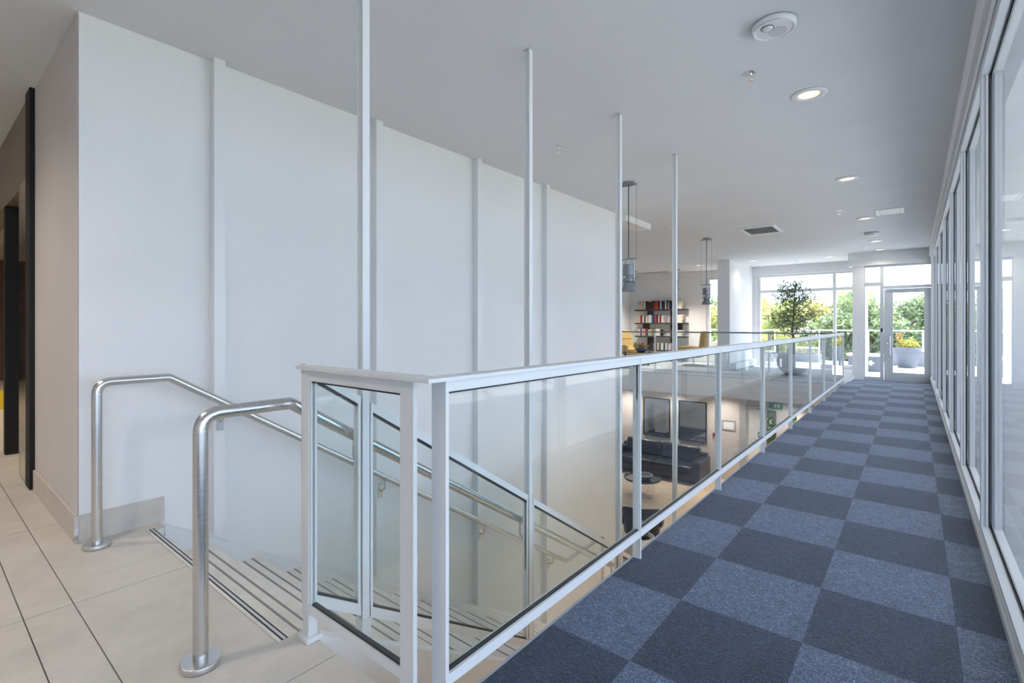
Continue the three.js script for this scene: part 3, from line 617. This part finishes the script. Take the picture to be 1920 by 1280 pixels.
function armchair(x, z, turn, label) {
  const t = thing('armchair', label, 'armchair', [0, 0, 0], 'high backed tan armchairs');
  // side profile, facing -x
  const prof = [[-0.36, 0.30], [-0.40, 0.44], [-0.34, 0.47], [0.12, 0.42], [0.20, 0.55], [0.27, 1.02], [0.34, 1.06], [0.42, 1.04], [0.36, 0.60], [0.28, 0.30], [0.2, 0.26], [-0.30, 0.26]];
  obj('shell', plateXY(prof, -0.33, 0.33, 0.03), M.mustard, t);
  obj('headrest', (() => { const g = rb(-0.055, 0.055, -0.15, 0.15, -0.27, 0.27, 0.045, 3); g.rotateZ(-0.13); g.translate(0.285, 0.90, 0); return g; })(), M.mustard, t);
  for (const s of [-1, 1]) obj('arm', plateXY([[-0.36, 0.30], [-0.38, 0.56], [-0.30, 0.60], [0.26, 0.56], [0.30, 0.32]], s * 0.36 - 0.045, s * 0.36 + 0.045, 0.02), M.mustard, t);
  obj('swivel_base', [cyl(0, 0.03, 0.28, 0, 0.03, 0.03, 16), tube([[-0.3, 0.015, 0], [0, 0.045, 0], [0.3, 0.015, 0]], 0.015, 0.05, 8), tube([[0, 0.015, -0.3], [0, 0.045, 0], [0, 0.015, 0.3]], 0.015, 0.05, 8)], M.chrome, t);
  t.position.set(x, 0, z); t.rotation.y = turn;
  return t;
}
armchair(-5.25, -15.3, 0.12, 'tan high-backed armchair between the bookshelf and the slim window');
armchair(-7.48, -15.5, Math.PI * 0.85, 'tan high-backed armchair against the lounge side wall behind the dark low table');
{
  const t = thing('low_table', 'low dark side table in the lounge under the flower bowl', 'table', [-6.85, 0, -14.6]), y = 0.40;
  obj('table_top', rb(-7.35, -6.25, y - 0.02, y, -14.9, -14.3, 0.006), M.blackGloss, t);
  for (const [a, b] of [[-7.31, -14.86], [-6.29, -14.86], [-7.31, -14.34], [-6.29, -14.34]]) obj('leg', bx(a - 0.02, a + 0.02, 0, y - 0.02, b - 0.02, b + 0.02), M.black, t);
}
function leaves(n, place, size, colors, droop = 0.3) {
  const pos = [], col = [], q = new THREE.Quaternion(), e = new THREE.Euler();
  for (let i = 0; i < n; i++) {
    const c = place(i); if (!c) continue;
    const s = size * rr(0.65, 1.25), w = s * 0.45;
    e.set(rr(-1, 1) * 1.0 - droop, rr(0, Math.PI * 2), rr(-0.9, 0.9), 'YXZ'); q.setFromEuler(e);
    const pt = [[0, 0, 0], [w * 0.5, 0.12 * s, 0.5 * s], [0, 0, s], [-w * 0.5, 0.12 * s, 0.5 * s]].map((p) => V(...p).applyQuaternion(q).add(c));
    const k = colors[Math.floor(rnd() * colors.length)], m = rr(0.75, 1.2);
    for (const j of [0, 1, 2, 0, 2, 3]) { pos.push(pt[j].x, pt[j].y, pt[j].z); col.push(k[0] * m, k[1] * m, k[2] * m); }
  }
  const g = new THREE.BufferGeometry();
  g.setAttribute('position', new THREE.Float32BufferAttribute(pos, 3)); g.setAttribute('color', new THREE.Float32BufferAttribute(col, 3)); g.setAttribute('uv', new THREE.Float32BufferAttribute(new Float32Array(pos.length / 3 * 2), 2)); g.computeVertexNormals();
  return g;
}
const inBall = (c, rx, ry, rz, hollow = 0) => () => { for (;;) { const p = V(rr(-1, 1), rr(-1, 1), rr(-1, 1)), l = p.length(); if (l < 1 && l >= hollow) return V(c[0] + p.x * rx, c[1] + p.y * ry, c[2] + p.z * rz); } };
{
  const c = [-6.62, 0.40, -14.55], t = thing('flower_bowl', 'blue glazed bowl of coral and yellow flowers on the low dark table', 'flower bowl', c);
  obj('bowl', lathe(...c, [[0, 0], [0.10, 0], [0.17, 0.05], [0.19, 0.12], [0.175, 0.12], [0.15, 0.06], [0, 0.05]], 28), M.blueGlaze, t);
  obj('foliage', leaves(140, inBall([c[0], c[1] + 0.17, c[2]], 0.26, 0.09, 0.2), 0.09, [[0.10, 0.16, 0.05], [0.25, 0.24, 0.08]]), M.leafDark, t);
  for (let k = 0; k < 9; k++) { const p = inBall([c[0], c[1] + 0.22, c[2]], 0.25, 0.08, 0.16)(); obj('flower', leaves(26, inBall([p.x, p.y, p.z], 0.045, 0.035, 0.045), 0.05, k % 3 ? [[0.55, 0.10, 0.08], [0.6, 0.18, 0.14]] : [[0.5, 0.36, 0.1], [0.6, 0.45, 0.3]]), M.petal, t); }
}
{
  const [x, z] = [-2.36, -14.1], t = thing('bowl_planter', 'big round grey bowl planter on the lounge floor holding the ficus', 'planter', [x, 0, z]);
  obj('bowl', lathe(x, 0, z, [[0, 0], [0.16, 0.0], [0.27, 0.07], [0.345, 0.20], [0.365, 0.32], [0.345, 0.45], [0.31, 0.52], [0.285, 0.52], [0.29, 0.45], [0, 0.44]], 40), M.bowlGrey, t);
  obj('soil', lathe(x, 0, z, [[0, 0.455], [0.2, 0.46], [0.29, 0.455], [0.29, 0.445], [0, 0.445]], 24), M.soil, t);
  const f = thing('ficus_tree', 'tall indoor ficus tree with sparse dark leaves in the bowl planter', 'tree', [x, 0.46, z]);
  obj('trunk', sweep([V(x, 0.45, z), V(x + 0.02, 0.8, z), V(x - 0.02, 1.15, z + 0.01), V(x + 0.02, 1.5, z), V(x + 0.03, 2.0, z), V(x + 0.06, 2.35, z)], 0.035, 8, 0.008), M.bark, f);
  const tips = [];
  for (let k = 0; k < 26; k++) {
    const y0 = 0.85 + 1.3 * (k / 26), a = k * 2.4, l = rr(0.35, 0.62) * (y0 > 1.8 ? 0.6 : 1), p0 = V(x, y0, z), p2 = V(x + Math.cos(a) * l * 0.85, y0 + l * rr(0.35, 0.75), z + Math.sin(a) * l * 0.85), p1 = p0.clone().lerp(p2, 0.5).add(V(0, -0.04, 0));
    obj('branch', sweep([p0, p1, p2], 0.011, 6, 0.003), M.bark, f);
    tips.push([p0, p1, p2]);
  }
  obj('foliage', leaves(2300, () => { const b = tips[Math.floor(rnd() * tips.length)], u = rr(0.35, 1.08); return b[0].clone().lerp(b[2], u).add(V(rr(-1, 1) * 0.12, rr(-1, 1) * 0.10, rr(-1, 1) * 0.12)); }, 0.075, [[0.20, 0.28, 0.20], [0.15, 0.22, 0.18], [0.32, 0.38, 0.20]]), M.leafDark, f);
}
{
  const t = thing('baseboard_heater', 'long white baseboard heater along the sunlit pier wall', 'heater', [-3.82, 0, -15.5]);
  obj('casing', rb(-3.90, -3.76, 0.02, 0.20, -16.6, -14.3, 0.008), M.white, t);
  obj('grille', [bx(-3.885, -3.775, 0.198, 0.204, -16.55, -14.35)], M.greyPaint, t);
}

// ---------------------------------------------------------------- lower floor furniture
{
  const x0 = -6.72, x1 = -4.22, zf = -12.72, zb = -13.64, y = L, t = thing('sofa', 'black leather two-cushion sofa against the lower wall under the mirrors', 'sofa', [(x0 + x1) / 2, L, (zf + zb) / 2]);
  obj('frame', rb(x0 + 0.02, x1 - 0.02, y + 0.07, y + 0.27, zb + 0.02, zf - 0.02, 0.03), M.leather, t);
  obj('back', rb(x0 + 0.05, x1 - 0.05, y + 0.2, y + 0.68, zb, zb + 0.2, 0.05, 3), M.leather, t);
  for (const [a, b] of [[x0, x0 + 0.2], [x1 - 0.2, x1]]) obj('arm', rb(a, b, y + 0.07, y + 0.60, zb + 0.02, zf, 0.045, 3), M.leather, t);
  const xm = (x0 + x1) / 2;
  for (const [a, b] of [[x0 + 0.2, xm], [xm, x1 - 0.2]]) {
    obj('seat_cushion', rb(a + 0.004, b - 0.004, y + 0.26, y + 0.44, zb + 0.18, zf + 0.01, 0.05, 3), M.leather, t);
    const g = rb(-(b - a) / 2 + 0.006, (b - a) / 2 - 0.006, -0.21, 0.21, -0.1, 0.1, 0.075, 4); g.rotateX(-0.22); g.translate((a + b) / 2, y + 0.635, zb + 0.26);
    obj('back_cushion', g, M.leather, t);
  }
  for (const a of [x0 + 0.1, x1 - 0.1]) for (const b of [zb + 0.1, zf - 0.1]) obj('foot', bx(a - 0.025, a + 0.025, y, y + 0.08, b - 0.025, b + 0.025), M.chrome, t);
}
for (const [a, b, l] of [[-6.18, -5.37, 'black framed wall mirror above the sofa, the one farther from the entrance door'], [-5.13, -4.36, 'black framed wall mirror above the sofa, the one closer to the entrance door']]) {
  const y0 = -1.965, y1 = -0.86, z = -13.75, t = thing('wall_mirror', l, 'mirror', [(a + b) / 2, y0, z], 'mirrors above the sofa');
  obj('frame', [bx(a, a + 0.03, y0, y1, z, z + 0.035), bx(b - 0.03, b, y0, y1, z, z + 0.035), bx(a + 0.03, b - 0.03, y0, y0 + 0.03, z, z + 0.035), bx(a + 0.03, b - 0.03, y1 - 0.03, y1, z, z + 0.035)], M.black, t);
  obj('mirror_glass', bx(a + 0.03, b - 0.03, y0 + 0.03, y1 - 0.03, z, z + 0.018), M.mirror, t);
}
{
  const [x, z] = [-5.08, -11.25], y = L + 0.40, t = thing('coffee_table', 'round black tray coffee table on thin wire legs before the sofa', 'table', [x, L, z]);
  obj('tray_top', lathe(x, y, z, [[0, -0.012], [0.43, -0.012], [0.44, 0.0], [0.44, 0.035], [0.428, 0.035], [0.426, 0.003], [0, 0.003]], 48), M.blackGloss, t);
  for (let k = 0; k < 3; k++) { const a = k * 2.094 + 0.5, c = Math.cos(a), s = Math.sin(a); obj('leg', tube([[x + c * 0.1, L + 0.012, z + s * 0.1], [x + c * 0.36, L + 0.008, z + s * 0.36], [x + c * 0.38, y - 0.012, z + s * 0.38]], 0.007, 0.02, 8), M.chrome, t); }
  obj('base_ring', tube(Array.from({ length: 17 }, (_, k) => [x + 0.1 * Math.cos(k * Math.PI / 8), L + 0.012, z + 0.1 * Math.sin(k * Math.PI / 8)]), 0.006, 0, 8), M.chrome, t);
  const c = [x + 0.05, y + 0.003, z + 0.05], b = thing('bowl', 'shallow grey bowl on the round coffee table', 'bowl', c);
  obj('bowl_body', lathe(...c, [[0, 0], [0.11, 0], [0.19, 0.05], [0.20, 0.11], [0.188, 0.11], [0.17, 0.055], [0, 0.025]], 32), M.lampGrey, b);
  obj('rim', lathe(...c, [[0.186, 0.108], [0.203, 0.108], [0.203, 0.116], [0.186, 0.116], [0.186, 0.108]], 32), M.alu, b);
}
{
  const t = thing('tub_chair', 'black swivel tub chair with rounded back behind the white planter', 'armchair', [0, 0, 0]);
  const arc = (r, y0, y1, top, a0, a1, th) => {
    const pos = [], idx = [], n = 28, m = 8;
    for (const s of [0, 1]) for (let i = 0; i <= n; i++) for (let j = 0; j <= m; j++) {
      const a = a0 + (a1 - a0) * i / n, e = Math.abs(2 * i / n - 1), yt = y0 + (y1 - y0) * (top + (1 - top) * Math.pow(Math.max(0, 1 - Math.pow(e, 3)), 0.6)), q = r + (s ? th : 0) + 0.06 * j / m;
      pos.push(Math.cos(a) * q, y0 + (yt - y0) * j / m, Math.sin(a) * q);
    }
    const W = m + 1, O = (n + 1) * W, id = (s, i, j) => s * O + i * W + j;
    for (let i = 0; i < n; i++) { for (let j = 0; j < m; j++) { idx.push(id(1, i, j), id(1, i, j + 1), id(1, i + 1, j), id(1, i + 1, j), id(1, i, j + 1), id(1, i + 1, j + 1)); idx.push(id(0, i, j), id(0, i + 1, j), id(0, i, j + 1), id(0, i + 1, j), id(0, i + 1, j + 1), id(0, i, j + 1)); } idx.push(id(0, i, m), id(0, i + 1, m), id(1, i, m), id(1, i, m), id(0, i + 1, m), id(1, i + 1, m)); }
    for (const i of [0, n]) for (let j = 0; j < m; j++) idx.push(id(0, i, j), id(1, i, j), id(0, i, j + 1), id(0, i, j + 1), id(1, i, j), id(1, i, j + 1));
    const g = new THREE.BufferGeometry(); g.setAttribute('position', new THREE.Float32BufferAttribute(pos, 3)); g.setIndex(idx); g.setAttribute('uv', new THREE.Float32BufferAttribute(new Float32Array(pos.length / 3 * 2), 2)); g.computeVertexNormals();
    return g;
  };
  obj('back_shell', arc(0.27, 0.24, 0.78, 0.42, -0.25, Math.PI + 0.25, 0.05), M.leather, t);
  obj('seat_cushion', lathe(0, 0, 0, [[0, 0.26], [0.26, 0.26], [0.29, 0.30], [0.29, 0.38], [0.25, 0.43], [0, 0.44]], 28), M.leather, t);
  for (const s of [-1, 1]) obj('arm', (() => { const g = new THREE.SphereGeometry(1, 18, 12); g.scale(0.075, 0.13, 0.22); g.translate(s * 0.335, 0.47, -0.06); return g; })(), M.blackGloss, t);
  obj('swivel_base', [cyl(0, 0.02, 0.27, 0, 0.03, 0.03, 14), lathe(0, 0, 0, [[0, 0], [0.22, 0], [0.22, 0.012], [0.03, 0.03], [0, 0.03]], 28)], M.chrome, t);
  t.position.set(-3.95, L, -8.70); t.rotation.y = 0.43;
}
{
  const [x, z] = [-3.62, -7.95], t = thing('white_planter', 'round white planter on the lower floor at the foot of the stair', 'planter', [x, L, z]);
  obj('pot', lathe(x, L, z, [[0, 0], [0.17, 0], [0.19, 0.1], [0.215, 0.42], [0.224, 0.485], [0.218, 0.50], [0.176, 0.50], [0.170, 0.44], [0, 0.43]], 36), M.whiteSatin, t);
  obj('soil', lathe(x, L, z, [[0, 0.445], [0.172, 0.442], [0.170, 0.435], [0, 0.435]], 24), M.soil, t);
  const p = thing('succulent', 'dark green rosette succulent growing in the white planter', 'plant', [x, L + 0.44, z]);
  for (let k = 0; k < 46; k++) {
    const a = k * 2.39996, tilt = 0.15 + 1.05 * (k / 46), len = 0.17 + 0.06 * (1 - Math.abs(k / 46 - 0.5)), g = new THREE.SphereGeometry(1, 8, 6);
    g.scale(0.05, len / 2, 0.014); g.translate(0, len / 2, 0);
    const q = g.attributes.position; for (let i = 0; i < q.count; i++) { const yy = q.getY(i); q.setZ(i, q.getZ(i) - 1.2 * yy * yy); }
    g.computeVertexNormals(); g.rotateX(tilt); g.rotateY(a); g.translate(x, L + 0.475 + 0.09 * (1 - k / 46), z);
    obj('leaf', g, M.succulent, p);
  }
}
{
  const t = thing('plinth', 'white square plinth standing on the navy rug', 'plinth', [-7.5, L, -9.05]);
  obj('body', bx(-7.72, -7.28, L + 0.012, L + 1.03, -9.27, -8.83), M.whiteSatin, t);
  obj('top_slab', rb(-7.74, -7.26, L + 1.03, L + 1.06, -9.29, -8.81, 0.004), M.whiteSatin, t);
  tag(obj('rug', rb(-7.95, -6.2, L, L + 0.012, -11.2, -7.7, 0.004), M.carpetDark), 'navy rug on the lower floor under the white plinth', 'rug');
}
{ // small things on the lower wall
  const z = -13.75;
  let t = thing('framed_notice', 'grey framed notice on the lower wall beside the entrance door', 'notice', [-3.8, -1.52, z]);
  obj('frame', [bx(-3.97, -3.63, -1.53, -1.495, z, z + 0.02), bx(-3.97, -3.63, -1.295, -1.26, z, z + 0.02), bx(-3.97, -3.93, -1.495, -1.295, z, z + 0.02), bx(-3.67, -3.63, -1.495, -1.295, z, z + 0.02)], M.greyPaint, t);
  obj('paper', bx(-3.93, -3.67, -1.495, -1.295, z, z + 0.008), M.whiteSatin, t);
  t = thing('fire_alarm', 'small red fire alarm call point on the lower wall', 'fire alarm', [-4.155, -1.76, z]);
  obj('box', rb(-4.2, -4.115, -1.76, -1.65, z, z + 0.04, 0.006), M.red, t);
  obj('button', bx(-4.172, -4.143, -1.72, -1.68, z + 0.04, z + 0.046), M.gasket, t);
  t = thing('socket_plate', 'steel socket plate low on the lower wall by the door frame', 'socket', [-3.615, -2.1, z]);
  obj('plate', rb(-3.67, -3.56, -2.1, -2.0, z, z + 0.012, 0.003), M.alu, t);
  obj('outlet', bx(-3.64, -3.59, -2.075, -2.025, z + 0.012, z + 0.016), M.whiteSatin, t);
  t = thing('exit_sign', 'green running-man exit sign over the lower entrance door', 'exit sign', [-2.68, -0.84, z]);
  const cv = document.createElement('canvas'); cv.width = 256; cv.height = 128; const g = cv.getContext('2d');
  g.fillStyle = '#0f7a58'; g.fillRect(0, 0, 256, 128); g.strokeStyle = g.fillStyle = '#eaf6f0'; g.lineWidth = 12; g.lineCap = 'round';
  g.beginPath(); g.arc(138, 30, 11, 0, 7); g.fill();
  const ln = (...p) => { g.beginPath(); g.moveTo(p[0], p[1]); for (let i = 2; i < p.length; i += 2) g.lineTo(p[i], p[i + 1]); g.stroke(); };
  ln(132, 46, 118, 76); ln(118, 76, 140, 90, 134, 112); ln(118, 76, 104, 98, 82, 100); ln(132, 48, 150, 62, 164, 56); ln(130, 48, 108, 50, 98, 64);
  g.fillRect(176, 22, 26, 90);
  const ct = new THREE.CanvasTexture(cv); ct.colorSpace = THREE.SRGBColorSpace;
  obj('sign_body', bx(-2.83, -2.53, -0.845, -0.69, z, z + 0.03), M.green, t);
  const pg = new THREE.PlaneGeometry(0.29, 0.145); pg.translate(-2.68, -0.7675, z + 0.0315);
  obj('sign_face', pg, std({ map: ct, roughness: 0.5 }), t);
  t = thing('door_notice', 'dark square notice on the white entrance door', 'notice', [-3.05, -1.62, z - 0.01]);
  obj('plate', bx(-3.09, -3.0, -1.62, -1.48, z - 0.014, z - 0.008), M.potGrey, t);
  obj('symbol', bx(-3.065, -3.03, -1.58, -1.52, z - 0.008, z - 0.0065), M.whiteSatin, t);
  t = thing('door_label', 'small pale label on the white entrance door below the dark notice', 'notice', [-3.2, -1.76, z - 0.01]);
  obj('plate', bx(-3.25, -3.155, -1.76, -1.65, z - 0.014, z - 0.010), M.greyPaint, t);
  obj('paper', bx(-3.24, -3.165, -1.75, -1.66, z - 0.010, z - 0.0085), M.whiteSatin, t);
}
{
  const t = thing('wet_floor_sign', 'small yellow folding floor sign standing in the lobby', 'floor sign', [-10.5, 0, -0.95]), x = -10.5, z = -0.67;
  for (const s of [-1, 1]) { const g = rb(-0.008, 0.008, 0, 0.27, -0.09, 0.09, 0.006); g.rotateZ(s * 0.22); g.translate(x + s * 0.06, 0.002, z - 0.28); obj('board', g, M.yellow, t); }
  obj('hinge', rb(x - 0.015, x + 0.015, 0.255, 0.275, z - 0.37, z - 0.19, 0.006), M.yellow, t);
}

// ---------------------------------------------------------------- outdoors
{
  const t = struct('terrace');
  obj('paving', bx(-9, 6.5, -0.30, -0.13, -22.6, -16.95), M.terrace, t);
  obj('paving', bx(-1.0, 6.5, -0.30, -0.13, -16.95, -15.14), M.terrace, t);
  struct('ground', bx(-70, 70, L - 0.4, L - 0.2, -80, 30), M.grass);
  struct('patio', bx(4.4, 22, L - 0.2, L - 0.05, -30, 20), M.terrace);
}
{
  const g = thing('terrace_guard', 'glass terrace guard with white posts and rail outside the door', 'railing', [-1, -0.13, -22.3]), z = -22.3;
  obj('rail', bx(-9, 6.4, 1.02, 1.07, z - 0.03, z + 0.03), M.white, g);
  for (let k = 0; k <= 10; k++) obj('post', bx(-9 + 1.54 * k - 0.025, -9 + 1.54 * k + 0.025, -0.13, 1.02, z - 0.025, z + 0.025), M.white, g);
  for (let k = 0; k < 10; k++) obj('glass_pane', paneZ(z, -9 + 1.54 * k + 0.03, -9 + 1.54 * (k + 1) - 0.03, -0.05, 1.0), M.clear, g);
}
{
  const [x, z, y] = [-0.17, -20.4, -0.13], t = thing('terrace_pot', 'large grey tapered terrace pot of yellow flowers outside the glazed door', 'plant pot', [x, y, z]);
  obj('pot', lathe(x, y, z, [[0, 0], [0.235, 0], [0.325, 0.50], [0.355, 0.51], [0.365, 0.64], [0.33, 0.65], [0.31, 0.58], [0, 0.57]], 36), M.potGrey, t);
  obj('foliage', leaves(420, inBall([x + 0.02, y + 0.74, z], 0.30, 0.16, 0.30), 0.10, [[0.45, 0.42, 0.08], [0.22, 0.30, 0.06], [0.55, 0.45, 0.10]]), M.leafSun, t);
  obj('flower', leaves(60, inBall([x - 0.2, y + 0.95, z], 0.08, 0.18, 0.08), 0.08, [[0.6, 0.25, 0.12], [0.6, 0.35, 0.1]]), M.petal, t);
  const b = thing('planter_box', 'square grey planter box with a metal clasp outside the sidelight', 'planter', [-1.15, -0.13, -18.3]);
  obj('box', bx(-1.55, -0.74, -0.13, 0.32, -18.7, -18.0), M.potGrey, b);
  obj('top', bx(-1.58, -0.71, 0.32, 0.38, -18.75, -17.95), M.white, b);
  obj('clasp', rb(-1.03, -0.95, 0.06, 0.20, -18.0, -17.96, 0.01), M.aluLight, b);
  obj('clasp_bar', rb(-1.08, -0.90, 0.11, 0.15, -18.0, -17.95, 0.01), M.aluLight, b);
  const w = thing('planter_wall', 'low grey concrete planter wall behind the terrace pot', 'wall', [2, -0.13, -21.4]);
  obj('wall', bx(-0.6, 6, -0.13, 0.36, -21.6, -21.2), M.concrete, w);
  obj('coping', bx(-0.65, 6.05, 0.36, 0.42, -21.65, -21.15), M.terrace, w);
  const c = thing('planter_trough', 'long low concrete trough of shrubs outside the lounge window', 'planter', [-4, -0.13, -19]);
  obj('trough', bx(-7.5, -2.4, -0.13, 0.28, -19.4, -18.6), M.concrete, c);
  obj('soil', bx(-7.4, -2.5, 0.28, 0.30, -19.3, -18.7), M.soil, c);
}
const GREENS = [[[0.546, 0.588, 0.205], [0.4, 0.47, 0.182], [0.714, 0.666, 0.273]], [[0.316, 0.411, 0.205], [0.44, 0.53, 0.273], [0.232, 0.314, 0.182]], [[0.714, 0.627, 0.227], [0.588, 0.568, 0.251], [0.44, 0.47, 0.182]]];
[[-6.2, 0.55], [-5.1, 0.62], [-4.2, 0.5], [-3.45, 0.7], [-2.75, 0.5]].forEach(([x, h], i) => {
  const t = thing('shrub', 'leafy green shrub in the concrete trough outside the lounge window', 'shrub', [x, 0.30, -19], 'shrubs in the terrace trough');
  obj('foliage', leaves(520, inBall([x, 0.42 + h * 0.57, -19], 0.27, h * 0.55, 0.26), 0.10, GREENS[i % 3]), M.leafSun, t);
  obj('stem', [0, 1, 2].map((k) => sweep([V(x + (k - 1) * 0.06, 0.29, -19), V(x + (k - 1) * 0.25, 0.30 + h * 0.7, -19)], 0.012, 6, 0.005)), M.bark, t);
});
[[-2.75, -16.2], [-2.1, -16.6], [-1.5, -16.0], [-3.4, -17.0]].forEach(([x, z], i) => {
  const t = thing('shrub', 'leafy shrub on the ground outside the lower entrance', 'shrub', [x, L - 0.2, z], 'shrubs outside the lower entrance');
  obj('foliage', leaves(900, inBall([x, L + 0.75, z], 0.34, 0.9, 0.34), 0.13, GREENS[i % 3]), M.leafSun, t);
  obj('stem', sweep([V(x, L - 0.2, z), V(x + 0.05, L + 1.2, z)], 0.02, 6, 0.008), M.bark, t);
});
const treeSpots = [[-17, -31, 3.34, 1], [-13.5, -29, 3.09, 0], [-11, -33, 3.51, 1], [-9, -28, 2.92, 0], [-7, -31, 3.01, 2], [-5.4, -28, 2.67, 0], [-4.2, -33, 3.05, 2], [-2.9, -28.5, 2.84, 1], [-1.6, -31, 3.38, 0], [-0.2, -29, 3.09, 1], [1.2, -32, 3.51, 0], [2.8, -29, 2.92, 2], [4.6, -31, 3.43, 1], [-20, -35, 3.51, 0]];
for (const [x, z, top, kind] of treeSpots) {
  const y = L - 0.2, t = thing('tree', ['yellow green broadleaf tree beyond the terrace guard', 'mid green broadleaf tree beyond the terrace guard', 'pale golden green tree beyond the terrace guard'][kind], 'tree', [x, y, z], 'trees beyond the terrace');
  obj('trunk', sweep([V(x, y, z), V(x + rr(-0.1, 0.1), y + 2, z), V(x + rr(-0.3, 0.3), top - 0.9, z)], 0.13, 8, 0.04), M.bark, t);
  for (let k = 0; k < 5; k++) obj('branch', sweep([V(x, y + 1.2 + k * 0.6, z), V(x + rr(-0.7, 0.7), y + 2 + k * 0.6, z + rr(-0.5, 0.5)), V(x + rr(-1.1, 1.1), y + 2.7 + k * 0.6, z + rr(-0.8, 0.8))], 0.05, 6, 0.015), M.bark, t);
  const blobs = Array.from({ length: 13 }, (_, k) => { const u = k / 13, r = 0.6 + 0.75 * Math.sin(Math.PI * (0.25 + 0.7 * u)); return inBall([x + rr(-1, 1) * r, y + 0.7 + (top - y - 1.2) * u, z + rr(-1, 1) * r], rr(0.75, 1.1), rr(0.5, 0.8), rr(0.75, 1.1)); });
  obj('crown', leaves(6500, (i) => blobs[i % 13](), 0.27, GREENS[kind]), M.leafSun, t);
}
for (const y of [2.15, 1.80]) tag(obj('overhead_cable', tube([[-30, y, -26], [0, y - 0.12, -26], [30, y, -26]], 0.012, 0, 6), M.cable), 'thin dark overhead cable strung in front of the trees', 'cable', 'overhead cables');

renderer.render(scene, camera);
